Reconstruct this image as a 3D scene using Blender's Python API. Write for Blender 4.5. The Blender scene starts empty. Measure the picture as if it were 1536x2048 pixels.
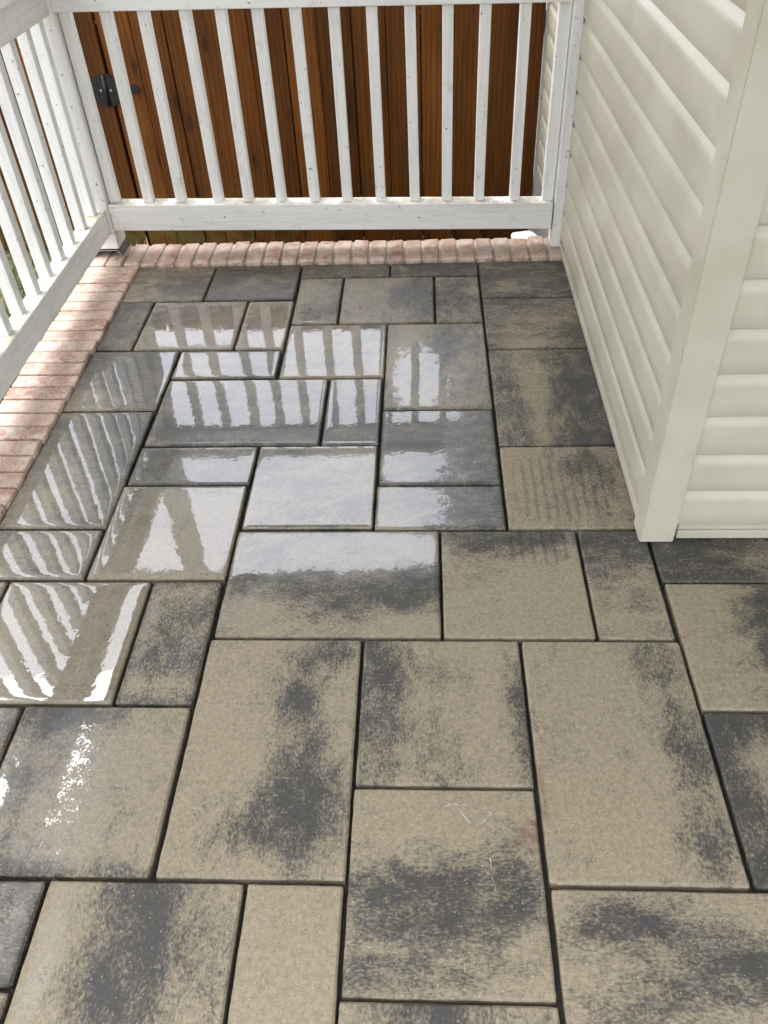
import bpy, bmesh, math, random
import numpy as np
from mathutils import Vector, Matrix
random.seed(7)
S = bpy.context.scene

# ------------------------------------------------------------------ camera
H = 1.4                                                   # camera height above the paving, metres
FPX, PITCH, YAW, ROLL = 1636.33, 0.742768, 0.063786, 0.046884
def _axes():
    cp, sp = math.cos(PITCH), math.sin(PITCH)
    x = np.array([1., 0, 0]); d = np.array([0, -sp, -cp]); f = np.array([0, cp, -sp])
    cr, sr = math.cos(ROLL), math.sin(ROLL)
    x2 = cr*x + sr*d; d2 = -sr*x + cr*d
    cy, sy = math.cos(YAW), math.sin(YAW)
    Z = np.array([[cy, -sy, 0], [sy, cy, 0], [0, 0, 1]])
    return Z@x2, Z@d2, Z@f
AX, AD, AF = _axes()
cam_d = bpy.data.cameras.new('camera'); cam = bpy.data.objects.new('camera', cam_d)
S.collection.objects.link(cam); S.camera = cam
M = Matrix.Identity(4)
for i in range(3):
    M[i][0] = AX[i]; M[i][1] = -AD[i]; M[i][2] = -AF[i]
M[2][3] = H
cam.matrix_world = M
cam_d.sensor_fit = 'VERTICAL'; cam_d.sensor_height = 36.0; cam_d.lens = FPX/2048*36
cam_d.clip_start = .02; cam_d.clip_end = 2000

# ------------------------------------------------------------------ world, sun, exposure
SUN_EL, SUN_AZ = math.radians(72), math.radians(-75)      # azimuth measured from +Y towards +X
w = bpy.data.worlds.new('World'); S.world = w; w.use_nodes = True
nt = w.node_tree; nt.nodes.clear()
sky = nt.nodes.new('ShaderNodeTexSky'); sky.sky_type = 'NISHITA'; sky.sun_disc = False
sky.sun_elevation = SUN_EL; sky.sun_rotation = SUN_AZ
sky.air_density = 1.0; sky.dust_density = 3.0; sky.ozone_density = 1.0
hs = nt.nodes.new('ShaderNodeHueSaturation'); hs.inputs['Saturation'].default_value = .28
bg = nt.nodes.new('ShaderNodeBackground'); bg.inputs['Strength'].default_value = .15
ow = nt.nodes.new('ShaderNodeOutputWorld')
nt.links.new(sky.outputs[0], hs.inputs['Color']); nt.links.new(hs.outputs[0], bg.inputs['Color']); nt.links.new(bg.outputs[0], ow.inputs['Surface'])
sl = bpy.data.lights.new('sun', 'SUN'); sl.energy = .5; sl.angle = math.radians(60); sl.color = (1, .97, .92)
so = bpy.data.objects.new('sun', sl); S.collection.objects.link(so)
sd = Vector((math.sin(SUN_AZ)*math.cos(SUN_EL), math.cos(SUN_AZ)*math.cos(SUN_EL), math.sin(SUN_EL)))
so.rotation_euler = sd.to_track_quat('Z', 'Y').to_euler(); so.location = (-6, -4, 8)
S.view_settings.view_transform = 'Standard'; S.view_settings.look = 'None'
S.view_settings.exposure = 2.27; S.view_settings.gamma = 1
S.render.engine = 'CYCLES'; S.cycles.max_bounces = 5; S.cycles.caustics_reflective = False; S.cycles.caustics_refractive = False; S.cycles.use_denoising = True

# ------------------------------------------------------------------ pixel rays (2-D photograph -> plane of the thing)
def ray(u, v): return AX*(u-768)/FPX + AD*(v-1024)/FPX + AF
def on_z(u, v, z=0.):
    d = ray(u, v); t = (z-H)/d[2]; return d*t + np.array([0, 0, H])
def on_y(u, v, y):
    d = ray(u, v); t = y/d[1]; return d*t + np.array([0, 0, H])
LX, LY = -.0099, .0067                                     # the paving falls a little: true verticals lean by this
def lean(p): return (p[0]+LX*p[2], p[1]+LY*p[2], p[2])

# ------------------------------------------------------------------ helpers
def link(o): S.collection.objects.link(o); return o
def put(name, me, mat=None, parent=None):
    o = link(bpy.data.objects.new(name, me))
    if mat is not None and len(me.materials) == 0: me.materials.append(mat)
    if parent is not None: o.parent = parent
    return o
def empty(name, loc=(0, 0, 0)):
    o = link(bpy.data.objects.new(name, None)); o.location = loc; o.empty_display_size = .1; return o
def tag(o, label=None, cat=None, group=None, kind=None):
    if label: o['label'] = label
    if cat: o['category'] = cat
    if group: o['group'] = group
    if kind: o['kind'] = kind
    return o
def mesh(name, v, f, smooth=False):
    me = bpy.data.meshes.new(name); me.from_pydata([tuple(map(float, p)) for p in v], [], f); me.update()
    if smooth:
        for p in me.polygons: p.use_smooth = True
    return me
def hexa(name, q0, q1, bev=.0025, seg=2):
    """solid between a lower quad and an upper quad (same winding), edges rounded"""
    bm = bmesh.new(); a = [bm.verts.new(tuple(map(float, p))) for p in q0]; b = [bm.verts.new(tuple(map(float, p))) for p in q1]
    bm.faces.new(a[::-1]); bm.faces.new(b)
    for i in range(4): j = (i+1) % 4; bm.faces.new((a[i], a[j], b[j], b[i]))
    if bev: bmesh.ops.bevel(bm, geom=list(bm.edges), offset=bev, segments=seg, affect='EDGES', profile=.5)
    bmesh.ops.recalc_face_normals(bm, faces=list(bm.faces))
    me = bpy.data.meshes.new(name); bm.to_mesh(me); bm.free(); return me
def boxm(name, x0, x1, y0, y1, z0, z1, bev=.0025, seg=2, ln=False):
    q0 = [(x0, y0, z0), (x1, y0, z0), (x1, y1, z0), (x0, y1, z0)]; q1 = [(p[0], p[1], z1) for p in q0]
    if ln: q0 = [lean(p) for p in q0]; q1 = [lean(p) for p in q1]
    return hexa(name, q0, q1, bev, seg)
def join_boxes(name, boxes):
    v, f = [], []
    for (x0, x1, y0, y1, z0, z1) in boxes:
        n = len(v)
        v += [(x0, y0, z0), (x1, y0, z0), (x1, y1, z0), (x0, y1, z0), (x0, y0, z1), (x1, y0, z1), (x1, y1, z1), (x0, y1, z1)]
        f += [(n+3, n+2, n+1, n), (n+4, n+5, n+6, n+7), (n, n+1, n+5, n+4), (n+1, n+2, n+6, n+5), (n+2, n+3, n+7, n+6), (n+3, n, n+4, n+7)]
    return mesh(name, v, f)

# ------------------------------------------------------------------ material helper
class NM:
    def __init__(s, name):
        s.m = bpy.data.materials.new(name); s.m.use_nodes = True; s.t = s.m.node_tree; s.t.nodes.clear()
        s.o = s.n('ShaderNodeOutputMaterial'); s.b = s.n('ShaderNodeBsdfPrincipled'); s.l(s.b.outputs[0], s.o.inputs[0])
    def n(s, t, **k):
        x = s.t.nodes.new(t)
        for a, b in k.items(): setattr(x, a, b)
        return x
    def l(s, a, b): s.t.links.new(a, b)
    def i(s, node, key, val):
        sock = node.inputs[key]
        if hasattr(val, 'is_output'): s.l(val, sock)
        else: sock.default_value = val
    def math(s, op, a, b=0., c=None, clamp=False):
        x = s.n('ShaderNodeMath', operation=op); x.use_clamp = clamp; s.i(x, 0, a); s.i(x, 1, b)
        if c is not None: s.i(x, 2, c)
        return x.outputs[0]
    def sstep(s, v, a, b, lo=0., hi=1.):
        x = s.n('ShaderNodeMapRange', interpolation_type='SMOOTHSTEP'); s.i(x, 'Value', v)
        s.i(x, 'From Min', a); s.i(x, 'From Max', b); s.i(x, 'To Min', lo); s.i(x, 'To Max', hi); return x.outputs[0]
    def mix(s, f, a, b, mode='MIX'):
        x = s.n('ShaderNodeMix', data_type='RGBA', blend_type=mode); s.i(x, 0, f)
        s.i(x, 6, a if not isinstance(a, tuple) else (*a[:3], 1)); s.i(x, 7, b if not isinstance(b, tuple) else (*b[:3], 1)); return x.outputs[2]
    def pos(s, sc=(1, 1, 1), obj=False, off=None):
        if obj: g = s.n('ShaderNodeTexCoord').outputs['Object']
        else: g = s.n('ShaderNodeNewGeometry').outputs['Position']
        mp = s.n('ShaderNodeMapping'); mp.inputs['Scale'].default_value = sc; s.l(g, mp.inputs['Vector'])
        if off is not None: s.l(off, mp.inputs['Location'])
        return mp.outputs[0]
    def noise(s, vec, sc, det=3., rough=.55, dist=0., col=False):
        x = s.n('ShaderNodeTexNoise'); s.l(vec, x.inputs['Vector']); x.inputs['Scale'].default_value = sc
        x.inputs['Detail'].default_value = det; x.inputs['Roughness'].default_value = rough; x.inputs['Distortion'].default_value = dist
        return x.outputs[1 if col else 0]
    def bump(s, h, st=.3, dist=.001, normal=None):
        x = s.n('ShaderNodeBump'); x.inputs['Strength'].default_value = st; x.inputs['Distance'].default_value = dist
        s.l(h, x.inputs['Height'])
        if normal is not None: s.l(normal, x.inputs['Normal'])
        return x.outputs[0]
    def rnd(s): return s.n('ShaderNodeObjectInfo').outputs['Random']
    def set(s, **k):
        for a, v in k.items(): s.i(s.b, a.replace('_', ' '), v)

# ---- concrete pavers, tan and charcoal blend, with a film of rain water on some of them
def paver_mat(axis):
    m = NM('paver_'+axis)
    at = m.n('ShaderNodeAttribute', attribute_name='paint'); sep = m.n('ShaderNodeSeparateColor'); m.l(at.outputs['Color'], sep.inputs[0])
    tone, wet, ridge, rust = sep.outputs[0], sep.outputs[1], sep.outputs[2], at.outputs['Alpha']
    st = (1, .58, 1) if axis == 'y' else (.58, 1, 1)
    p = m.pos(); ps = m.pos(st)
    n1 = m.noise(ps, 26, 5, .74, .4); n2 = m.noise(ps, 210, 1, .7); n3 = m.noise(p, 620, 1, .6); n4 = m.noise(ps, 6, 2, .5)
    t = m.math('ADD', tone, m.math('MULTIPLY', m.math('SUBTRACT', n1, .5), 1.45))
    t = m.math('ADD', t, m.math('MULTIPLY', m.math('SUBTRACT', n2, .5), 1.0))
    t = m.math('ADD', t, m.math('MULTIPLY', m.math('SUBTRACT', n4, .5), .8))
    t = m.sstep(t, .12, .88)
    c = m.mix(t, (.248, .208, .138), (.043, .0412, .0370))
    # sand grains: light and dark specks
    v = m.n('ShaderNodeTexVoronoi', feature='F1'); m.l(p, v.inputs['Vector']); v.inputs['Scale'].default_value = 330
    vs = m.n('ShaderNodeSeparateColor'); m.l(v.outputs['Color'], vs.inputs[0])
    near = m.math('LESS_THAN', v.outputs['Distance'], .34)
    lt = m.math('MULTIPLY', near, m.math('GREATER_THAN', vs.outputs[0], .968)); dk = m.math('MULTIPLY', near, m.math('LESS_THAN', vs.outputs[0], .13))
    c = m.mix(1., c, m.mix(m.sstep(m.noise(p, 95, 2, .7), .3, .7), (1.11, 1.11, 1.10), (.83, .83, .84)), 'MULTIPLY')
    c = m.mix(m.math('MULTIPLY', lt, .7), c, (.44, .42, .37)); c = m.mix(m.math('MULTIPLY', dk, .6), c, (.03, .028, .025))
    c = m.mix(1., c, m.mix(n3, (.58, .58, .58), (1.36, 1.36, 1.36)), 'MULTIPLY')
    c = m.mix(m.math('MULTIPLY', rust, m.sstep(n1, .35, .6)), c, (.13, .052, .025))
    # water: crisp film where wet is high, damp haze around it
    we = m.math('ADD', wet, m.math('MULTIPLY', m.math('SUBTRACT', m.noise(p, 34, 3, .62), .5), .50))
    we = m.math('ADD', we, m.math('MULTIPLY', m.math('SUBTRACT', m.noise(p, 230, 1, .5), .5), .34))
    film = m.sstep(we, .50, .57); damp = m.sstep(we, .12, .62)
    # water ridges left by a broom
    wv = m.n('ShaderNodeTexWave', wave_type='BANDS', bands_direction='X'); wv.inputs['Scale'].default_value = 12.5
    wv.inputs['Distortion'].default_value = 1.6; wv.inputs['Detail'].default_value = 2; wv.inputs['Detail Scale'].default_value = 1.2
    m.l(m.pos((1, .35, 1)), wv.inputs['Vector'])
    rd = m.math('MULTIPLY', m.sstep(wv.outputs['Fac'], .62, .8), m.sstep(m.math('ADD', ridge, m.math('MULTIPLY', m.math('SUBTRACT', n1, .5), .8)), .35, .6))
    wetall = m.math('MAXIMUM', m.math('MULTIPLY', damp, .85), m.math('MULTIPLY', rd, .8))
    c = m.mix(wetall, c, m.mix(1., c, (.66, .65, .64), 'MULTIPLY'))
    m.set(Base_Color=c)
    hg = m.math('ADD', m.math('MULTIPLY', n3, .6), m.math('MULTIPLY', n2, .6))
    hd = m.math('MULTIPLY', hg, m.math('SUBTRACT', 1., m.math('MULTIPLY', film, .93)))
    hd = m.math('ADD', hd, m.math('MULTIPLY', rd, .5))
    nb = m.bump(hd, .5, .0009)
    m.l(nb, m.b.inputs['Normal'])
    m.set(Roughness=m.sstep(damp, 0, 1, .62, .34), IOR=1.5)
    # the film's own surface
    fh = m.math('ADD', m.math('MULTIPLY', m.noise(p, 75, 1, .5), .34), m.math('MULTIPLY', m.noise(p, 14, 1, .5), 1.2))
    grains = m.math('MULTIPLY', lt, .9)
    fh = m.math('ADD', fh, m.math('MULTIPLY', grains, .6))
    nf = m.bump(fh, .22, .0010)
    m.l(nf, m.b.inputs['Coat Normal'])
    m.set(Coat_Weight=m.math('MAXIMUM', film, m.math('MULTIPLY', damp, .55)), Coat_IOR=1.95,
          Coat_Roughness=m.sstep(film, 0, 1, .28, .015))
    return m.m

def brick_mat():
    m = NM('red_brick'); p = m.pos(); r = m.rnd()
    n1 = m.noise(p, 40, 5, .65); n2 = m.noise(p, 260, 3, .6); n3 = m.noise(p, 14, 3, .5)
    rp = m.n('ShaderNodeValToRGB'); m.l(r, rp.inputs[0]); e = rp.color_ramp.elements
    e[0].position = 0; e[0].color = (.34, .160, .112, 1); e[1].position = 1; e[1].color = (.39, .235, .172, 1)
    x = e.new(.35); x.color = (.40, .265, .205, 1); x = e.new(.7); x.color = (.29, .132, .095, 1)
    c = m.mix(m.sstep(n1, .36, .66), rp.outputs[0], (.46, .375, .30))
    c = m.mix(m.math('MULTIPLY', m.sstep(m.math('ADD', n2, m.math('MULTIPLY', n3, .6)), .78, .95), .6), c, (.62, .54, .46))
    c = m.mix(1., c, m.mix(n2, (.7, .7, .7), (1.3, 1.3, 1.3)), 'MULTIPLY')
    m.set(Base_Color=c, Roughness=m.sstep(n3, .3, .7, .35, .6), IOR=1.5)
    m.l(m.bump(m.math('ADD', n2, m.math('MULTIPLY', n1, 1.5)), .6, .0016), m.b.inputs['Normal'])
    return m.m
def simple(name, col, rough=.6, var=.25, sc=30, bump=.2, bd=.001, metal=0.):
    m = NM(name); p = m.pos(); n1 = m.noise(p, sc, 5, .6); n2 = m.noise(p, sc*9, 2, .6)
    f = m.math('ADD', m.math('MULTIPLY', n1, .7), m.math('MULTIPLY', n2, .3))
    c = m.mix(m.sstep(f, .3, .7), tuple(x*(1-var) for x in col), tuple(min(1, x*(1+var)) for x in col))
    m.set(Base_Color=c, Roughness=rough, Metallic=metal); m.l(m.bump(f, bump, bd), m.b.inputs['Normal']); return m.m
def white_mat(ax, dirt=.5):
    """worn white paint over sawn wood, grain along one axis, grime where the wood shows"""
    m = NM('white_paint_'+ax); sc = [1, 1, 1]; sc['xyz'.index(ax)] = .06
    p = m.pos(); ps = m.pos(tuple(sc))
    g = m.noise(ps, 120, 4, .65); b = m.noise(p, 13, 4, .6); s = m.noise(ps, 34, 5, .7, .3)
    f2 = m.noise(p, 160, 3, .6)
    c = m.mix(m.sstep(m.math('ADD', m.math('MULTIPLY', g, .5), m.math('MULTIPLY', s, .6)), .48, .72), (.82, .81, .78), (.69, .68, .645))
    c = m.mix(m.math('MULTIPLY', m.sstep(m.math('ADD', b, m.math('MULTIPLY', m.math('SUBTRACT', f2, .5), .5)), .60, .80), dirt), c, (.44, .40, .32))
    c = m.mix(m.sstep(m.math('ADD', m.noise(p, 55, 3, .6), m.math('MULTIPLY', f2, .25)), .80, .88), c, (.16, .14, .11))
    # grime lying on upward faces
    gn = m.n('ShaderNodeNewGeometry'); sp = m.n('ShaderNodeSeparateXYZ'); m.l(gn.outputs['Normal'], sp.inputs[0])
    up = m.math('MULTIPLY', m.sstep(sp.outputs[2], .5, .95), m.sstep(m.math('ADD', b, m.math('MULTIPLY', f2, .4)), .5, .85))
    c = m.mix(m.math('MULTIPLY', up, .75), c, (.30, .26, .15))
    m.set(Base_Color=c, Roughness=.5)
    m.l(m.bump(m.math('ADD', g, m.math('MULTIPLY', s, .7)), .35, .0012), m.b.inputs['Normal']); return m.m
def vinyl_mat(name, ax):
    m = NM(name); sc = [1, 1, 1]; sc['xyz'.index(ax)] = .12
    p = m.pos(); ps = m.pos(tuple(sc)); n = m.noise(ps, 160, 3, .6); b = m.noise(p, 5, 4, .6); f = m.noise(p, 75, 4, .65)
    c = m.mix(m.sstep(b, .3, .7), (.455, .422, .322), (.525, .490, .392))
    c = m.mix(m.math('MULTIPLY', m.sstep(f, .55, .8), .35), c, (.385, .352, .262))
    m.set(Base_Color=c, Roughness=m.sstep(b, .3, .7, .30, .40), IOR=1.5)
    m.l(m.bump(m.math('ADD', n, m.math('MULTIPLY', f, .6)), .22, .0009), m.b.inputs['Normal']); return m.m
def fence_mat():
    m = NM('stained_cedar'); r = m.rnd(); off = m.n('ShaderNodeCombineXYZ')
    m.i(off, 0, m.math('MULTIPLY', r, 17.)); m.i(off, 2, m.math('MULTIPLY', r, 31.))
    p = m.pos((1, 1, 1), off=off.outputs[0]); ps = m.pos((1, 1, .07), off=off.outputs[0]); pk = m.pos((1, 1, .33), off=off.outputs[0])
    g = m.noise(ps, 26, 4, .6, 1.6); g2 = m.noise(ps, 150, 3, .65); b = m.noise(ps, 6, 3, .5, .6)
    k = m.n('ShaderNodeTexVoronoi', feature='SMOOTH_F1'); k.voronoi_dimensions = '2D'; sk = m.n('ShaderNodeSeparateXYZ'); m.l(pk, sk.inputs[0]); ck = m.n('ShaderNodeCombineXYZ'); m.i(ck, 0, sk.outputs[0]); m.i(ck, 1, sk.outputs[2]); m.l(ck.outputs[0], k.inputs['Vector']); k.inputs['Scale'].default_value = 4.6
    knot = m.sstep(k.outputs['Distance'], .03, .075, 1., 0.)
    ring = m.sstep(k.outputs['Distance'], .10, .26, 1., 0.)
    wv = m.n('ShaderNodeTexWave', wave_type='BANDS', bands_direction='X'); wv.inputs['Scale'].default_value = 15
    wv.inputs['Distortion'].default_value = 5; wv.inputs['Detail'].default_value = 3; m.l(ps, wv.inputs['Vector'])
    f = m.math('ADD', m.math('MULTIPLY', g, .6), m.math('MULTIPLY', wv.outputs['Fac'], .12)); f = m.math('ADD', f, m.math('MULTIPLY', b, .3))
    c = m.mix(m.sstep(f, .36, .78), (.095, .032, .006), (.190, .070, .012))
    c = m.mix(m.math('MULTIPLY', m.sstep(g2, .5, .8), .35), c, (.06, .022, .006))
    c = m.mix(m.math('MULTIPLY', ring, .45), c, (.055, .020, .006)); c = m.mix(m.math('MULTIPLY', knot, .6), c, (.02, .009, .005))
    c = m.mix(1., c, m.mix(r, (.62, .60, .58), (1.22, 1.2, 1.15)), 'MULTIPLY')
    sp = m.n('ShaderNodeSeparateXYZ'); m.l(m.n('ShaderNodeNewGeometry').outputs['Position'], sp.inputs[0])
    moss = m.math('MULTIPLY', m.sstep(m.math('ADD', sp.outputs[2], m.math('MULTIPLY', m.noise(p, 24, 4, .6), .28)), -.05, .10, 1., 0.), m.sstep(sp.outputs[0], -1.0, -.3, 1., .0))
    c = m.mix(m.math('MULTIPLY', moss, m.sstep(m.noise(p, 17, 3, .6), .42, .62, .1, .75)), c, (.10, .095, .028))
    m.set(Base_Color=c, Roughness=.65, Specular_IOR_Level=.15)
    m.l(m.bump(m.math('ADD', g, m.math('MULTIPLY', g2, .6)), .4, .0018), m.b.inputs['Normal']); return m.m

MT = dict(py=paver_mat('y'), px=paver_mat('x'), brick=brick_mat(), mortar=simple('mortar', (.40, .35, .29), .8, .3, 60, .5),
          sand=simple('joint_sand', (.030, .028, .026), .9, .4, 120, .6), wx=white_mat('x', .6), wy=white_mat('y', .75), wz=white_mat('z', .6),
          vy=vinyl_mat('vinyl_along_y', 'y'), vx=vinyl_mat('vinyl_along_x', 'x'), vz=vinyl_mat('vinyl_upright', 'z'), fence=fence_mat(),
          iron=simple('black_iron', (.018, .018, .02), .4, .3, 60, .3, .0008, .3), steel=simple('galvanised', (.33, .34, .35), .4, .3, 40, .2, .0005, .9),
          screw=simple('zinc', (.5, .5, .5), .35, .2, 60, .1, .0005, 1.), soil=simple('damp_soil', (.07, .058, .036), .9, .5, 22, .8, .01),
          conc=simple('concrete', (.30, .29, .27), .8, .2, 20, .4), roof=simple('soffit_white', (.55, .54, .52), .6, .06, 8, .05),
          shingle=simple('roof_shingle', (.09, .085, .08), .9, .3, 40, .5), pvc=simple('white_pvc', (.78, .78, .77), .4, .08, 18, .1),
          chalk=simple('scuff', (.42, .40, .35), .8, .2, 200, .2), black=simple('gap_shadow', (.03, .03, .03), .8, .2, 40, .1))
g_m = NM('grass_blade'); r_ = g_m.n('ShaderNodeAttribute', attribute_name='tint'); g_m.set(Base_Color=r_.outputs['Color'], Roughness=.6); MT['grass'] = g_m.m

# ================================================================== SETTING
GZ = -.33
ground = put('ground', mesh('ground', [(-300, -300, GZ), (300, -300, GZ), (300, 300, GZ), (-300, 300, GZ)], [(0, 1, 2, 3)]), MT['soil']); tag(ground, kind='structure')
slab = put('porch_slab', boxm('porch_slab', -1.270, 3.6, -2.2, 3.082, GZ-.1, -.062, .004), MT['conc']); tag(slab, kind='structure')

# ---- paved floor: every paver a piece of its own.  x0, x1, y0, y1, tone blobs, wet blobs, streak axis
#  tone: base value + list of (u, v, su, sv, amount); wet the same; u runs right, v away from the camera
B = -1.078
PV = [
 (B, -.784, 2.643, 2.913, .55, [(.7, .3, .4, .3, .25)], .38, [], 'x'),
 (-.778, -.456, 2.643, 2.913, .85, [], .42, [(.3, .9, .5, .15, .12)], 'x'),
 (-.448, -.119, 2.806, 2.911, .85, [], .30, [], 'x'),
 (-.114, .207, 2.804, 2.909, .75, [], .25, [], 'x'),
 (-.444, -.289, 2.470, 2.797, .38, [(.9, .4, .3, .3, .3)], .46, [(.4, .1, .5, .25, .10)], 'y'),
 (-.281, .042, 2.468, 2.796, .28, [(.82, .45, .25, .6, .65)], .42, [(.1, .3, .4, .5, .10)], 'y'),
 (.050, .205, 2.467, 2.795, .45, [(.5, .6, .25, .3, .5), (.1, .3, .2, .5, .2)], .28, [], 'y'),
 (B, -.958, 2.318, 2.637, .78, [(.6, .1, .5, .2, -.3)], .40, [], 'y'),
 (-.951, -.620, 2.315, 2.633, .32, [(.2, .8, .3, .3, .2)], .55, [(.5, .40, .42, .30, .40), (.5, .02, .6, .1, -.1)], 'x'),
 (-.612, -.453, 2.312, 2.630, .30, [], .55, [(.7, .35, .4, .4, .40)], 'y'),
 (-.444, -.118, 2.140, 2.459, .30, [(.9, .8, .2, .3, .3)], .62, [(.5, .4, .5, .4, .30)], 'x'),
 (-.113, .205, 1.968, 2.457, .38, [(.55, .8, .2, .3, .3), (.2, .5, .1, .5, -.15), (.9, .4, .2, .5, .15)], .40, [(.32, .32, .22, .33, .50)], 'y'),
 (B, -.793, 1.977, 2.306, .62, [(.7, .6, .3, .3, .25), (.2, .2, .3, .3, -.2)], .52, [(.60, .55, .34, .34, .36), (.97, .5, .05, .6, .5), (.1, .9, .3, .2, -.2)], 'x'),
 (-.785, -.457, 2.145, 2.302, .42, [(.8, .3, .3, .6, .3)], .86, [], 'x'),
 (-.785, -.290, 1.803, 2.132, .50, [(.5, .15, .6, .22, .45), (.25, .6, .25, .3, .25)], .62, [(.55, .70, .5, .36, .42), (.5, .05, .6, .12, -.1)], 'x'),
 (-.282, -.122, 1.802, 2.131, .65, [(.5, .2, .5, .3, .2)], .70, [(.45, .65, .5, .4, .30)], 'y'),
 (-.114, .204, 1.630, 1.960, .85, [(.1, .2, .3, .3, -.35)], .42, [(.25, .35, .27, .42, .48), (.4, .95, .3, .15, .4)], 'x'),
 (B, -.797, 1.468, 1.968, .55, [(.8, .7, .3, .3, .25), (.2, .3, .3, .3, -.15)], .62, [(.55, .55, .36, .42, .40)], 'x'),
 (-.789, -.459, 1.636, 1.796, .65, [(.15, .4, .2, .5, .15)], .55, [(.85, .55, .45, .5, .50)], 'x'),
 (-.452, -.124, 1.465, 1.796, .40, [(.5, .1, .6, .2, .15), (.2, .8, .2, .2, .2)], 1.0, [], 'x'),
 (-.795, -.464, 1.293, 1.628, .18, [(.1, .8, .2, .3, .3), (.6, .98, .5, .08, .2)], .78, [(.6, .6, .5, .4, .30), (.5, .02, .8, .14, -.35)], 'x'),
 (-.118, .205, 1.461, 1.623, .45, [(.85, .5, .3, .8, .45)], .42, [(.20, .5, .28, .6, .52)], 'x'),
 (.213, .560, 2.632, 2.911, .80, [(.2, .2, .3, .25, -.25), (.75, .5, .15, .2, .15)], .20, [], 'x'),
 (.213, .560, 2.296, 2.624, .50, [(.85, .2, .25, .3, .35), (.5, .9, .6, .15, .15), (.3, .1, .2, .2, -.2)], .18, [], 'x'),
 (.213, .560, 1.794, 2.288, .58, [(.35, .5, .10, .7, -.35), (.85, .45, .2, .6, .35), (.12, .6, .08, .5, .2)], .16, [], 'y'),
 (.213, .560, 1.461, 1.786, .22, [(.65, .75, .25, .25, .35), (.8, .3, .18, .4, .3)], .16, [], 'y'),
 (-.457, .039, 1.122, 1.454, .45, [(.6, .42, .55, .16, .50), (.15, .25, .2, .2, -.25), (.85, .08, .4, .1, -.4), (.5, .05, .6, .08, -.15)], .22, [(.50, .80, .62, .22, .85), (.05, .5, .12, .5, .35)], 'x'),
 (.046, .371, 1.121, 1.452, .10, [(.5, .95, .7, .18, .75), (.2, .8, .2, .15, .2)], .12, [(.03, .6, .05, .6, .25)], 'x'),
 (.379, .538, 1.119, 1.452, .30, [(.5, .85, .7, .28, .70), (.7, .35, .25, .12, .35), (.2, .5, .2, .12, .3)], .10, [], 'x'),
 (.547, 1.040, 1.285, 1.452, .85, [(.6, .4, .25, .6, -.4)], .08, [], 'x'),
 (.551, .880, .943, 1.279, .10, [(.75, .65, .32, .5, .8), (.55, .35, .1, .2, .4)], .08, [], 'x'),
 (.552, 1.045, .596, .937, .80, [(.16, .70, .08, .15, -.6), (.4, .2, .3, .2, -.3)], .08, [], 'y'),
 (B, -.804, 1.293, 1.460, .40, [], .70, [(.5, .5, .6, .5, .22)], 'x'),
 (-.975, -.638, .947, 1.284, .12, [(.5, .98, .6, .08, .2)], .72, [(.35, .55, .6, .5, .34), (.95, .5, .12, .6, .10)], 'x'),
 (-.630, -.470, .947, 1.284, .70, [(.5, .12, .5, .08, -.5), (.6, .90, .3, .08, -.4), (.8, .45, .2, .2, -.25), (.1, .5, .1, .5, -.2)], .16, [(.02, .6, .16, .6, .32)], 'y'),
 (-.462, -.134, .597, 1.114, .12, [(.82, .95, .18, .10, .65), (.62, .72, .12, .14, .5), (.75, .60, .2, .2, .25), (.70, .25, .28, .20, .80), (.15, .95, .15, .06, .25), (.4, .15, .2, .1, .35)], .08, [], 'y'),
 (-.126, .204, .774, 1.113, .16, [(.10, .6, .18, .55, .75), (.55, .72, .12, .10, .35), (.97, .4, .08, .5, .45), (.45, .15, .15, .3, .25)], .06, [], 'y'),
 (.212, .543, .597, 1.112, .06, [(.78, .90, .22, .14, .60), (.88, .50, .16, .25, .75), (.85, .1, .2, .12, .5), (.55, .6, .1, .2, .3)], .06, [], 'y'),
 (-.814, -.473, .596, .940, .22, [(.28, .92, .30, .10, .75), (.12, .5, .16, .4, .40), (.5, .02, .7, .07, .4)], .24, [(.42, .50, .26, .65, .27), (.38, .80, .10, .30, .07), (.05, .45, .08, .3, .4)], 'y'),
 (B, -.821, .596, .938, .60, [], .40, [], 'y'),
 (-.128, .202, .419, .767, .12, [(.45, .40, .6, .20, .85), (.85, .6, .2, .2, .4), (.2, .08, .4, .1, .5)], .05, [], 'x'),
 (-.643, -.307, .090, .589, .25, [(.52, .72, .20, .35, .65), (.05, .8, .1, .3, -.2), (.4, .95, .2, .06, .3)], .10, [(.10, .72, .07, .35, .42)], 'y'),
 (-.299, -.136, .090, .589, .06, [(.1, .3, .3, .2, .2)], .05, [], 'y'),
 (B, -.651, .422, .588, .80, [], .36, [(.85, .7, .10, .4, .20)], 'x'),
 (B, -.651, .090, .414, .50, [], .20, [], 'x'),
 (-.130, .203, .090, .413, .25, [(.45, .85, .25, .3, .65), (.95, .7, .1, .3, .4)], .05, [], 'y'),
 (.213, .707, .255, .589, .22, [(.20, .82, .22, .10, .60), (.60, .60, .16, .12, .55), (.35, .55, .25, .08, .4), (.75, .75, .2, .1, .3), (.15, .35, .2, .1, .35)], .05, [], 'x'),
 (B, -.983, .947, 1.285, .40, [], .50, [], 'y'),
]
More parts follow.
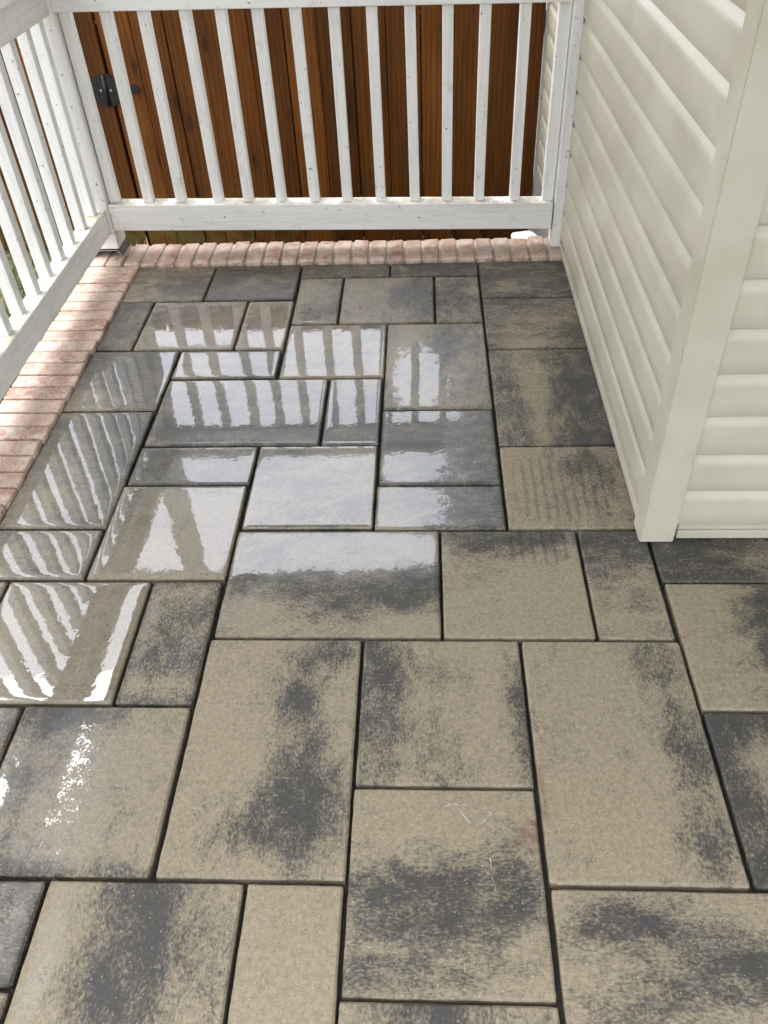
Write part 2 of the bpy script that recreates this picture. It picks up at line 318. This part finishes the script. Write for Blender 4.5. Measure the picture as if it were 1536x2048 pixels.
# beyond the frame the pattern goes on
PV += [(.716, 1.045, .255, .589, .3, [(.5, .5, .4, .3, .4)], .05, [], 'y'), (.888, 1.22, .943, 1.279, .4, [], .05, [], 'x'), (1.048, 1.54, 1.285, 1.452, .6, [], .05, [], 'x'),
       (1.228, 1.56, .943, 1.279, .2, [], .05, [], 'x'), (1.053, 1.56, .596, .937, .4, [], .05, [], 'x'), (1.053, 1.56, .255, .589, .6, [], .05, [], 'x'), (.213, .54, .082, .247, .3, [], .05, [], 'x'), (.548, 1.045, .082, .247, .5, [], .05, [], 'x'), (1.053, 1.56, .082, .247, .3, [], .05, [], 'x')]
_y = .082
for r in range(5):
    x = B; y1 = _y-.008; y0 = y1-(.33 if r % 2 else .163)
    while x < 1.5:
        wd = random.choice((.163, .33, .33, .495)); x1 = min(x+wd, 1.56)
        if 1.56-x1 < .12: x1 = 1.56
        PV.append((x, x1-.008, y0, y1, random.uniform(.1, .8), [(random.random(), random.random(), .3, .3, random.uniform(-.4, .5))], .05, [], random.choice('xy'))); x = x1
    _y = y0

def field(base, blobs, U, V):
    a = np.full(U.shape, float(base))
    for (u, v, su, sv, k) in blobs: a += k*np.exp(-((U-u)/su)**2-((V-v)/sv)**2)
    return a
def paver(rec, idx, parent):
    x0, x1, y0, y1, tb, tbl, wb, wbl, ax = rec
    rs = random.Random(100+idx)
    wx, wy = x1-x0, y1-y0; cx, cy = (x0+x1)/2, (y0+y1)/2
    ch, dp = .0042, .0042
    def axis(wd):
        h = wd/2-ch
        n = max(6, int(wd/.024))
        core = np.linspace(-h+.016, h-.016, n)
        return np.concatenate([[-h, -h+.005, -h+.010], core, [h-.010, h-.005, h]])
    gx, gy = axis(wx), axis(wy); nx, ny = len(gx), len(gy)
    X, Y = np.meshgrid(gx, gy, indexing='ij')
    ex = np.minimum(wx/2-ch-abs(X), wy/2-ch-abs(Y))
    tx, ty = rs.uniform(-.0022, .0022), rs.uniform(-.0022, .0022); hz = rs.uniform(-.0007, .0007)
    Z = -(.00015+.00055*min(1, wb))*np.exp(-ex/.005) + hz + tx*X + ty*Y
    co = np.stack([X, Y, Z], -1).reshape(-1, 3).tolist()
    F = [(i*ny+j, (i+1)*ny+j, (i+1)*ny+j+1, i*ny+j+1) for i in range(nx-1) for j in range(ny-1)]
    loop = [(i, 0) for i in range(nx)] + [(nx-1, j) for j in range(1, ny)] + [(i, ny-1) for i in range(nx-2, -1, -1)] + [(0, j) for j in range(ny-2, 0, -1)]
    top = [i*ny+j for i, j in loop]
    jit = [rs.uniform(-.0006, .0006) for _ in loop]
    rings = []
    for lv, (grow, dz) in enumerate(((ch*.55, -dp*.40), (ch, -dp), (ch, -.062))):
        ring = []
        for kk, (i, j) in enumerate(loop):
            x, y, z = co[i*ny+j]
            sx = (1 if i == nx-1 else -1 if i == 0 else 0); sy = (1 if j == ny-1 else -1 if j == 0 else 0)
            k = .75 if sx and sy else 1
            ring.append(len(co)); co.append((x+sx*(grow*k+jit[kk]), y+sy*(grow*k+jit[kk]), z+dz if lv < 2 else -.0618))
        rings.append(ring)
    prev = top; n = len(loop)
    for ring in rings:
        for a in range(n): b = (a+1) % n; F.append((prev[a], ring[a], ring[b], prev[b]))
        prev = ring
    me = mesh('paver', co, F, True); me.materials.append(MT['py' if ax == 'y' else 'px'])
    A = np.array(co); U = np.clip((A[:, 0]+wx/2)/wx, 0, 1); V = np.clip((A[:, 1]+wy/2)/wy, 0, 1)
    col = np.zeros((len(co), 4)); col[:, 0] = np.clip(field(tb, tbl, U, V), 0.02, .74); col[:, 1] = np.clip(field(wb, wbl, U, V), 0, 1)
    # water stops short of the rim
    col[:len(X.ravel()), 1] *= 1-.45*np.exp(-np.maximum(ex.ravel(), 0)/.004); col[len(X.ravel()):, 1] *= .45
    for (k, u, v, su, sv, amt, ch_) in EXTRA:
        if k == idx: col[:, ch_] += amt*np.exp(-((U-u)/su)**4-((V-v)/sv)**4)
    a = me.color_attributes.new('paint', 'FLOAT_COLOR', 'POINT'); a.data.foreach_set('color', col.ravel().astype(np.float32))
    me.set_sharp_from_angle(angle=math.radians(24))
    o = put('paver', me, None, parent); o.location = (cx, cy, 0); return o
#   paver index, u, v, su, sv, amount, channel (2 = broom ridges in the water, 3 = rust)
EXTRA = [(25, .42, .45, .40, .42, .9, 2), (27, .72, .85, .30, .22, .8, 2), (28, .12, .80, .12, .25, .7, 2), (24, .18, .55, .10, .35, .6, 2), (24, .65, .6, .12, .35, .35, 2),
         (40, .97, .78, .06, .10, 1.0, 3), (37, .005, .33, .03, .12, .7, 3)]
floor = put('patio_floor', boxm('patio_floor', B-.006, 1.6, -2.0, 2.915, -.060, -.020, 0), MT['sand']); tag(floor, kind='structure')
pav = [paver(r, i, floor) for i, r in enumerate(PV)]
# scuffs scratched into one paver
def strokes(o, pts, wd):
    v, f = [], []
    for (a, b) in pts:
        a = np.array(a[:2])-np.array(o.location[:2]); b = np.array(b[:2])-np.array(o.location[:2]); d = b-a; L = np.hypot(*d); nrm = np.array([-d[1], d[0]])/L; n = len(v); k = max(3, int(L/.008))
        for s in range(k+1):
            q = a+d*s/k+nrm*random.uniform(-.0012, .0012); h = wd*random.uniform(.15, 1.)*(0.2+math.sin(math.pi*min(1, max(0, s/k)))) 
            v += [(*(q+nrm*h), .0016), (*(q-nrm*h), .0016)]
            if s and random.random() < .85: f.append((n+2*s-2, n+2*s-1, n+2*s+1, n+2*s))
    me = mesh('scuff_mark', v, f); put('scuff_mark', me, MT['chalk'], o)
strokes(pav[40], [(on_z(*a), on_z(*b)) for a, b in (((885, 1614), (905, 1609)), ((905, 1609), (935, 1610)), ((920, 1622), (942, 1648)), ((960, 1614), (985, 1630)), ((985, 1625), (960, 1650)), ((978, 1695), (984, 1740)), ((984, 1752), (992, 1785)), ((945, 1673), (950, 1660)))], .0011)
strokes(pav[11], [(on_z(*a), on_z(*b)) for a, b in (((897, 770), (915, 785)), ((918, 738), (932, 758)), ((905, 755), (914, 775)))], .0010)

# ---- rowlock brick edging, each brick on its edge in mortar
edging = put('brick_edging', join_boxes('mortar', [(-1.276, .56, 2.918, 3.084, -.0618, .0075), (-1.274, -1.086, -2.0, 2.905, -.0618, -.006)]), MT['mortar']); tag(edging, kind='structure')
def brick_mesh(L, Wd, seed):
    rs = random.Random(seed); bm = bmesh.new(); n = 6
    hx, hy, hz = L/2, Wd/2, .032
    bmesh.ops.create_cube(bm, size=1)
    for v in bm.verts: v.co = Vector((v.co.x*L, v.co.y*Wd, v.co.z*.062))
    bmesh.ops.bevel(bm, geom=list(bm.edges), offset=.0055, segments=2, affect='EDGES', profile=.6)
    for v in bm.verts: v.co += Vector((rs.uniform(-.0016, .0016), rs.uniform(-.0014, .0014), rs.uniform(-.0014, .0012)))
    me = bpy.data.meshes.new('brick'); bm.to_mesh(me); bm.free(); me.materials.append(MT['brick'])
    for p in me.polygons: p.use_smooth = True
    return me
BX = [brick_mesh(.197, .0605, s) for s in range(6)]; BY = [brick_mesh(.0555, .178, s+10) for s in range(6)]
y = 2.872; k = 0
while y > -1.9:
    o = put('brick', BX[k % 6], None, edging); o.location = (-1.178+random.uniform(-.004, .004), y, -.0175+random.uniform(-.003, .002)); o.rotation_euler = (random.uniform(-.02, .02), random.uniform(-.01, .01), random.uniform(-.02, .02)); y -= .0682; k = (k*5+1) % 97
x = -1.245; k = 0
while x < .53:
    o = put('brick', BY[k % 6], None, edging); o.location = (x, 2.999+random.uniform(-.004, .004), -.0165+random.uniform(-.003, .002)); o.rotation_euler = (random.uniform(-.02, .02), random.uniform(-.015, .015), random.uniform(-.02, .02)); x += .0675; k = (k*7+2) % 89

# ================================================================== RAILINGS
YF = 2.987                                                  # front face of the back rail
def rail_mesh(name, x0, x1, y0, y1, zl0, zr0, h, bev=.003):
    q0 = [(x0, y0, zl0), (x1, y0, zr0), (x1, y1, zr0), (x0, y1, zl0)]; return hexa(name, q0, [(p[0], p[1], p[2]+h) for p in q0], bev)
rail = empty('porch_railing', (-.34, 3.02, 0.)); tag(rail, 'white wooden railing along the back edge, in front of the brown gate', 'railing', 'white porch railings')
def local(o, root):                                         # keep the mesh where it is although the Empty sits at its base
    o.parent = root; o.matrix_parent_inverse = Matrix.Translation(root.location).inverted(); return o
bl, br = on_y(230, 462, YF), on_y(1100, 458, YF); tl, tr = on_y(110, 26, YF), on_y(1140, 5, YF)
xL, xR = -1.170, float(br[0])+.003
def zlin(a, b, x): return float(a[2]+(b[2]-a[2])*(x-a[0])/(b[0]-a[0]))
local(put('bottom_rail', rail_mesh('bottom_rail', xL, xR, YF, YF+.066, zlin(bl, br, xL), zlin(bl, br, xR), .0985), MT['wx']), rail)
xLt, xRt = -1.181, float(tr[0])+.006
local(put('top_rail', rail_mesh('top_rail', xLt, xRt, YF+.004, YF+.042, zlin(tl, tr, xLt), zlin(tl, tr, xRt), .092), MT['wx']), rail)
local(put('handrail_cap', rail_mesh('handrail_cap', xLt, xRt, YF-.030, YF+.085, zlin(tl, tr, xLt)+.0935, zlin(tl, tr, xRt)+.0935, .038, .006), MT['wx']), rail)
YB = YF+.026
bots = [287, 352, 427, 487, 553, 620, 685, 752, 820, 884, 948, 1019, 1084]; tops = [197, 272, 356, 428, 501, 577, 655, 731, 808, 885, 961, 1041.5, 1120]
vt = [26, 24, 22, 22, 20, 19, 18, 15, 12, 12, 12, 12, 8]
def baluster(xb, xt, y0, zb, zt, wd=.036):
    yl = LY*(zt-zb)
    return hexa('baluster', [(xb, y0, zb), (xb+wd, y0, zb), (xb+wd, y0+.036, zb), (xb, y0+.036, zb)], [(xt, y0+yl, zt), (xt+wd, y0+yl, zt), (xt+wd, y0+yl+.036, zt), (xt, y0+yl+.036, zt)], .0025)
pairs = [(float(on_y(u, 404, YB)[0]), float(on_y(t, v, YB)[0])) for u, t, v in zip(bots, tops, vt)]
pairs.insert(0, (float(on_y(219, 404, YB)[0]), float(on_y(219, 404, YB)[0])-.008))
for (xb, xt) in pairs:
    zb = zlin(bl, br, xb)+.0980; zt = zlin(tl, tr, xt)+.004
    local(put('baluster', baluster(xb, xt, YB, zb, zt), MT['wz']), rail)
    # the baluster tops are nailed behind the top rail
# left railing, running towards the camera along the left edge
XI = -1.182                                                 # inner face
lrail = empty('porch_railing', (-1.21, 1.2, 0.)); tag(lrail, 'white wooden railing along the left edge, beside the grass', 'railing', 'white porch railings')
def rail_y(name, y0, y1, x0, x1, z0, z1, h, bev=.003):       # z0 at the near end y0, z1 at the far end
    q0 = [(x0, y0, z0), (x1, y0, z0), (x1, y1, z1), (x0, y1, z1)]; return hexa(name, q0, [(p[0], p[1], p[2]+h) for p in q0], bev)
YN = -1.0
local(put('bottom_rail', rail_y('bottom_rail', YN, 2.984, XI-.060, XI, .123, .107, .0915), MT['wy']), lrail)
local(put('top_rail', rail_y('top_rail', YN, 2.978, XI-.040, XI-.006, .848, .834, .090), MT['wy']), lrail)
local(put('handrail_cap', rail_y('handrail_cap', YN, 2.955, XI-.080, XI+.030, .940, .926, .038, .006), MT['wy']), lrail)
k = 0; yf = 2.958
while yf > YN+.08:
    x1 = XI-.022; zb = .123+(.107-.123)*(yf-YN)/(2.984-YN)+.091; zt = .842
    jx = random.uniform(-.003, .003); jt = random.uniform(-.004, .004)
    q0 = [(x1-.036+jx, yf-.036, zb), (x1+jx, yf-.036, zb), (x1+jx, yf, zb), (x1-.036+jx, yf, zb)]
    q1 = [(p[0]+LX*(zt-zb), p[1]+LY*(zt-zb)+jt, zt) for p in q0]
    local(put('baluster', hexa('baluster', q0, q1, .0025), MT['wz']), lrail); yf -= .1225; k += 1
# near end post of the left railing stands behind the camera
# corner post, which goes on up to carry the porch roof
post = empty('corner_post', (-1.222, 3.036, .012)); tag(post, 'thick white corner post standing on the bricks where the railings meet', 'post')
PX0, PX1, PY0, PY1 = -1.272, -1.172, 2.986, 3.086
local(put('post_shaft', boxm('post_shaft', PX0, PX1, PY0, PY1, .048, 2.22, .005, 2, True), MT['wz']), post)
local(put('base_trim', boxm('base_trim', PX0-.006, PX1+.004, PY0-.006, PY1+.003, .044, .105, .004, 2, True), MT['wz']), post)
# bent metal standoff under the post
v, f = [], []
prof = [(-.060, .0), (-.056, .012), (-.046, .022), (.046, .022), (.056, .012), (.064, .0)]
for yy in (PY0-.007, PY1-.002):
    for (a, b) in prof: v.append((-1.222+a, yy, .014+b*1.25))
    for (a, b) in prof: v.append((-1.222+a*.93, yy, .014+max(b*1.25-.004, 0)))
n = 6
for s in range(5):
    f += [(s, s+1, 12+s+1, 12+s), (6+s+1, 6+s, 18+s, 18+s+1), (s, 6+s, 6+s+1, s+1), (12+s, 12+s+1, 18+s+1, 18+s)]
local(put('standoff_base', mesh('standoff_base', v, f), MT['steel']), post)
# half post against the house
wpost = empty('wall_post', (.500, 3.02, .012)); tag(wpost, 'narrow white post against the siding, at the right end of the back railing', 'post')
pb = [(1099, 494), (1121, 486)]
a0 = on_y(1101, 494, YF+.002); b0 = on_y(1121.5, 488, YF+.002); a1 = on_y(1149, 10, YF+.002); b1 = on_y(1172, 10, YF+.002)
q0 = [(a0[0], YF+.002, .016), (b0[0], YF+.002, .016), (b0[0]+.004, YF+.085, .016), (a0[0], YF+.085, .016)]
kz = (1.0-.016)/(a1[2]-.016)
q1 = [(a0[0]+(a1[0]-a0[0])*kz, YF+.008, 1.0), (b0[0]+(b1[0]-b0[0])*kz, YF+.008, 1.0), (b0[0]+(b1[0]-b0[0])*kz+.004, YF+.09, 1.0), (a0[0]+(a1[0]-a0[0])*kz, YF+.09, 1.0)]
local(put('post_board', hexa('post_board', q0, q1, .004), MT['wz']), wpost)

# ================================================================== HOUSE
house = empty('house', (1.9, 2.4, 0.)); tag(house, 'house wall corner in cream lap siding beside the paving', 'house')
WX, WY = .527, 1.420                                        # faces of the base trim
ZB, PITCH_S, ZT = .048, .1033, 2.30
core = boxm('wall_core', WX+.02, 3.6, WY+.02, 3.90, -.05, ZT, 0, 1, True)
side = local(put('side_wall', core, MT['vy']), house)
def prof_course(z0, p=PITCH_S):                              # Dutch lap: flat face, cove at the top
    pr = [(.020, z0-.001), (.0015, z0-.001), (0., z0+.002)]
    pr += [(.0005, z0+p*.3), (.001, z0+p*.66), (.0015, z0+p*.745)]
    for s in range(1, 6): t = s/5; pr.append((.0015+.0160*t**1.1, z0+p*.745+t*p*.285))
    pr.append((.022, z0+p*1.03)); return pr
def course(z0, along, a, b, seed):
    rs = random.Random(seed); pr = prof_course(z0); v, f = [], []; n = len(pr)
    seg = 24; ph = rs.uniform(0, 6)
    for s in range(seg+1):
        t = a+(b-a)*s/seg; wob = .0007*math.sin(t*2.1+ph)+.0002*math.sin(t*6+ph*2)
        for (d, z) in pr:
            if along == 'y': v.append(lean((WX-.004+d+wob, t, z)))
            else: v.append(lean((t, WY-.004+d+wob, z)))
    for s in range(seg):
        for i in range(n-1):
            q = (s*n+i, s*n+i+1, (s+1)*n+i+1, (s+1)*n+i); f.append(q if along == 'x' else q[::-1])
    e0 = list(range(n)); e1 = [seg*n+i for i in range(n)]
    f.append(tuple(e0 if along == 'y' else e0[::-1])); f.append(tuple(e1[::-1] if along == 'y' else e1))
    me = mesh('siding_board', v, f, True); me.set_sharp_from_angle(angle=math.radians(35)); return me
z = ZB+.006; k = 0
front = local(put('front_wall', boxm('front_wall', WX+.075, 3.6, WY+.014, WY+.019, -.01, ZT, 0, 1, True), MT['vx']), house)
while z+PITCH_S < ZT-.02:
    o = put('siding_board', course(z, 'y', WY+.050, 3.82, k), MT['vy'], side)
    o = put('siding_board', course(z, 'x', WX+.064, 3.55, 50+k), MT['vx'], front)
    z += PITCH_S; k += 1
# starter trim at the foot of the walls
def trim(name, x0, x1, y0, y1, z0, z1, mat): return local(put(name, boxm(name, x0, x1, y0, y1, z0, z1, .0012, 1, True), mat), house)
trim('base_trim', WX-.002, WX+.019, WY+.064, 3.80, .004, .030, MT['vy']); trim('base_trim', WX+.004, WX+.0195, WY+.064, 3.80, .032, .060, MT['vy'])
trim('base_trim', WX+.078, 3.55, WY-.002, WY+.0135, .006, .030, MT['vx']); trim('base_trim', WX+.078, 3.55, WY+.002, WY+.0135, .032, .056, MT['vx'])
# outside corner post with turned-in edges
cs = [(0, 0), (.081, 0), (.081, .017), (.072, .017), (.072, .010), (.010, .010), (.010, .058), (.017, .058), (.017, .068), (0, .068)]
bm = bmesh.new(); cxx, cyy = WX-.010, WY-.010
lo = [bm.verts.new(lean((cxx+a, cyy+b, .003))) for a, b in cs]; hi = [bm.verts.new(lean((cxx+a, cyy+b, ZT))) for a, b in cs]
n = len(cs)
for i in range(n): j = (i+1) % n; bm.faces.new((lo[i], lo[j], hi[j], hi[i]))
bm.faces.new(lo[::-1]); bm.faces.new(hi)
ed = [e for e in bm.edges if abs(e.verts[0].co.z-e.verts[1].co.z) > 1]
bmesh.ops.bevel(bm, geom=ed, offset=.0028, segments=2, affect='EDGES')
bmesh.ops.recalc_face_normals(bm, faces=list(bm.faces))
me = bpy.data.meshes.new('corner_trim'); bm.to_mesh(me); bm.free(); local(put('corner_trim', me, MT['vz']), house)
trim('corner_trim', WX-.012, WX+.05, 3.82, 3.905, GZ, ZT, MT['wz'])
trim('foundation', WX+.021, WX+.5, 3.09, 3.80, GZ-.05, -.052, MT['conc'])
# porch roof: soffit and fascia carried by the corner post and the walls
RX0, RX1, RY0, RY1, RZ = -1.66, 3.6, 0.02, 3.42, 2.24
roof = local(put('roof', boxm('roof', RX0, RX1, RY0, RY1, RZ+.06, RZ+.30, .004), MT['shingle']), house)
local(put('soffit', boxm('soffit', RX0+.02, RX1-.02, RY0+.02, RY1-.02, RZ, RZ+.056, .003), MT['roof']), house)

# ================================================================== FENCE AND GATE
FY = 3.80
ODD = [0]
def fence_run(root, x0, x1, seams=None):
    xs = []; x = x0
    if seams: xs = seams
    else:
        while x < x1: xs.append(x); x += .1425
        xs.append(x)
    for a, b in zip(xs[:-1], xs[1:]):
        g = .0016; ODD[0] ^= 1; yo = .0055*ODD[0]+random.uniform(0, .002); tp = .80+random.uniform(-.006, .006)
        local(put('board', boxm('board', a+g, b-g, FY+yo, FY+yo+.018, -.320, tp, .0032, 2, True), MT['fence']), root)
    for a, b in zip(xs[:-1], xs[1:]):                     # unseen boards added behind, so no light leaks through the gaps
        local(put('light_stop_board', boxm('light_stop_board', a-.07+.002, b-.07-.002, FY+.064, FY+.080, -.320, .795, .0025, 1, True), MT['fence']), root)
    for zz in (-.12, .55): local(put('cross_rail', boxm('cross_rail', xs[0], xs[-1], FY+.0265, FY+.062, zz, zz+.089, .003, 1, True), MT['fence']), root)
# seam positions read at the photograph's row 400
sm = [on_y(u, 400, FY)[0] for u in (272, 334, 396, 462, 528, 585, 631, 680, 716, 776)]
SEAM = float(on_y(259, 330, FY)[0])
gate = empty('wooden_gate', (-.4, FY, GZ)); tag(gate, 'brown stained plank gate with a black hinge, behind the back railing', 'gate')
se = [SEAM+.004]
while se[-1] < .36: se.append(se[-1]+random.choice((.139, .142, .145, .102)))
se[-1] = .512
fence_run(gate, SEAM, .51, se)
fen = empty('wooden_fence', (-2.6, FY, GZ)); tag(fen, 'brown plank fence left of the gate, seen through the left railing', 'fence')
fence_run(fen, 0, 0, [SEAM-.003-.142*i for i in range(19, -1, -1)])
local(put('seam_light_stop', boxm('seam_light_stop', SEAM-.06, SEAM+.03, FY+.082, FY+.165, -.34, .78, .004, 1, True), MT['fence']), fen)  # unseen upright added behind the hinge seam to block light coming through
# butterfly strap hinge: a leaf on the fence, a leaf with a spear strap on the gate, a knuckle between
hc = on_y(213, 180, FY); hx, hz_ = float(hc[0]), float(hc[2]); YH = FY+LY*hz_
def plate(name, pts, y0, y1, root):
    bm = bmesh.new(); a = [bm.verts.new((p[0], y0, p[1])) for p in pts]; b = [bm.verts.new((p[0], y1, p[1])) for p in pts]
    bm.faces.new(a); bm.faces.new(b[::-1])
    for i in range(len(pts)): j = (i+1) % len(pts); bm.faces.new((a[j], a[i], b[i], b[j]))
    bmesh.ops.recalc_face_normals(bm, faces=list(bm.faces)); me = bpy.data.meshes.new(name); bm.to_mesh(me); bm.free()
    return local(put(name, me, MT['iron']), root)
def leaf(s, k):
    q = [(.004, .062), (.018, .066), (.030, .060), (.034, .050), (.050, .048), (.060, .040), (.052, .030), (.062, .020)]
    if k: q += [(.075, .012), (.110, .010), (.116, .016), (.124, .020), (.150, 0.)]
    else: q += [(.070, .012), (.072, 0.)]
    q = q + [(a, -b) for a, b in q[::-1] if b > 0] + [] 
    return [(hx+s*a, hz_+b) for a, b in q]
hg = plate('hinge_leaf', leaf(1, True), YH-.0095, YH-.004, gate)
hf = plate('hinge_leaf', leaf(-1, False), YH-.0095, YH-.004, fen)
def cyl(name, r, h, loc, axis, mat, root, seg=14):
    bm = bmesh.new(); bmesh.ops.create_cone(bm, segments=seg, radius1=r, radius2=r*.92, depth=h, cap_ends=True)
    if axis == 'y': bmesh.ops.rotate(bm, verts=bm.verts, matrix=Matrix.Rotation(math.radians(90), 3, 'X'))
    bmesh.ops.translate(bm, verts=bm.verts, vec=loc); me = bpy.data.meshes.new(name); bm.to_mesh(me); bm.free()
    for p in me.polygons: p.use_smooth = len(p.vertices) == 4
    return local(put(name, me, mat), root)
cyl('hinge_pin', .0075, .125, (hx, YH-.012, hz_), 'z', MT['iron'], gate)
for dx, dz in ((.022, .0), (.045, .028), (.045, -.028), (.130, 0)): cyl('screw', .005, .004, (hx+dx, YH-.011, hz_+dz), 'y', MT['screw'] if dx < .03 else MT['iron'], gate)
for dx, dz in ((-.022, .0), (-.045, .028), (-.045, -.028)): cyl('screw', .005, .004, (hx+dx, YH-.011, hz_+dz), 'y', MT['screw'] if dx > -.03 else MT['iron'], fen)

# ---- white downspout elbow lying beyond the bricks, next to the house
def rect_sweep(name, path, a, b, mat, root):
    v, f = [], []
    for i, (p, n) in enumerate(path):
        p = Vector(p); n = Vector(n).normalized()
        for (s, t) in ((-a, -b), (a, -b), (a, b), (-a, b)): v.append(p+n*s+Vector((0, t, 0)))
        if i:
            k = 4*i
            for j in range(4): f.append((k-4+j, k-4+(j+1) % 4, k+(j+1) % 4, k+j))
    f.append((3, 2, 1, 0)); k = len(v)-4; f.append((k, k+1, k+2, k+3))
    bm = bmesh.new(); me0 = mesh(name, v, f); bm.from_mesh(me0)
    bmesh.ops.bevel(bm, geom=[e for e in bm.edges], offset=.006, segments=2, affect='EDGES'); bmesh.ops.recalc_face_normals(bm, faces=list(bm.faces))
    me = bpy.data.meshes.new(name); bm.to_mesh(me); bm.free()
    for p in me.polygons: p.use_smooth = True
    return put(name, me, mat, root)
dn = rect_sweep('downspout_elbow', [((.488, 3.235, -.30), (1, 0, 0)), ((.488, 3.235, -.17), (1, 0, 0)), ((.480, 3.235, -.10), (1, 0, .4)), ((.440, 3.235, -.072), (.25, 0, 1)), ((.372, 3.235, -.082), (-.15, 0, 1))], .031, .045, MT['pvc'], None)
tag(dn, 'white plastic drainpipe elbow low behind the bricks, below the back railing', 'drainpipe')

# ---- grass beside the porch
rs = random.Random(3); v, f, cl = [], [], []
def blade(x, y, L, wd, az, bend, c):
    n = len(v); dx, dy = math.cos(az), math.sin(az)
    for s, (t, ww) in enumerate(((0, 1.), (.45, .8), (.8, .45))):
        ox, oy, oz = dx*bend*L*t*t, dy*bend*L*t*t, L*t*(1-.35*bend*t)
        for sg in (-1, 1): v.append((x+ox-dy*sg*wd*ww, y+oy+dx*sg*wd*ww, GZ+oz)); cl.append(c)
    v.append((x+dx*bend*L, y+dy*bend*L, GZ+L*(1-.35*bend))); cl.append(c)
    f.extend([(n, n+1, n+3, n+2), (n+2, n+3, n+5, n+4), (n+4, n+5, n+6)])
pal = [(.060, .085, .020, 1), (.085, .105, .028, 1), (.17, .155, .055, 1), (.26, .21, .10, 1), (.040, .060, .016, 1)]
for i in range(26000):
    x = -1.285-abs(rs.gauss(0, .55)); y = rs.uniform(.8, 3.76)
    dens = .5+.5*math.sin(x*7.3+math.sin(y*5)*1.4)*math.sin(y*6.1+x*2)
    if rs.random() > .35+.65*dens or (y > 3.60 and rs.random() < .8): continue
    c = rs.choice(pal); k = rs.uniform(1.0, 2.0); blade(x, y, rs.uniform(.03, .11), rs.uniform(.0012, .0032), rs.uniform(0, 6.28), rs.uniform(.2, 1.1), (c[0]*k, c[1]*k, c[2]*k, 1))
me = mesh('grass', v, f); a = me.color_attributes.new('tint', 'FLOAT_COLOR', 'POINT'); a.data.foreach_set('color', np.array(cl, np.float32).ravel())
gr = put('grass', me, MT['grass']); tag(gr, 'patchy green and straw coloured grass below the left railing', 'grass', kind='stuff')
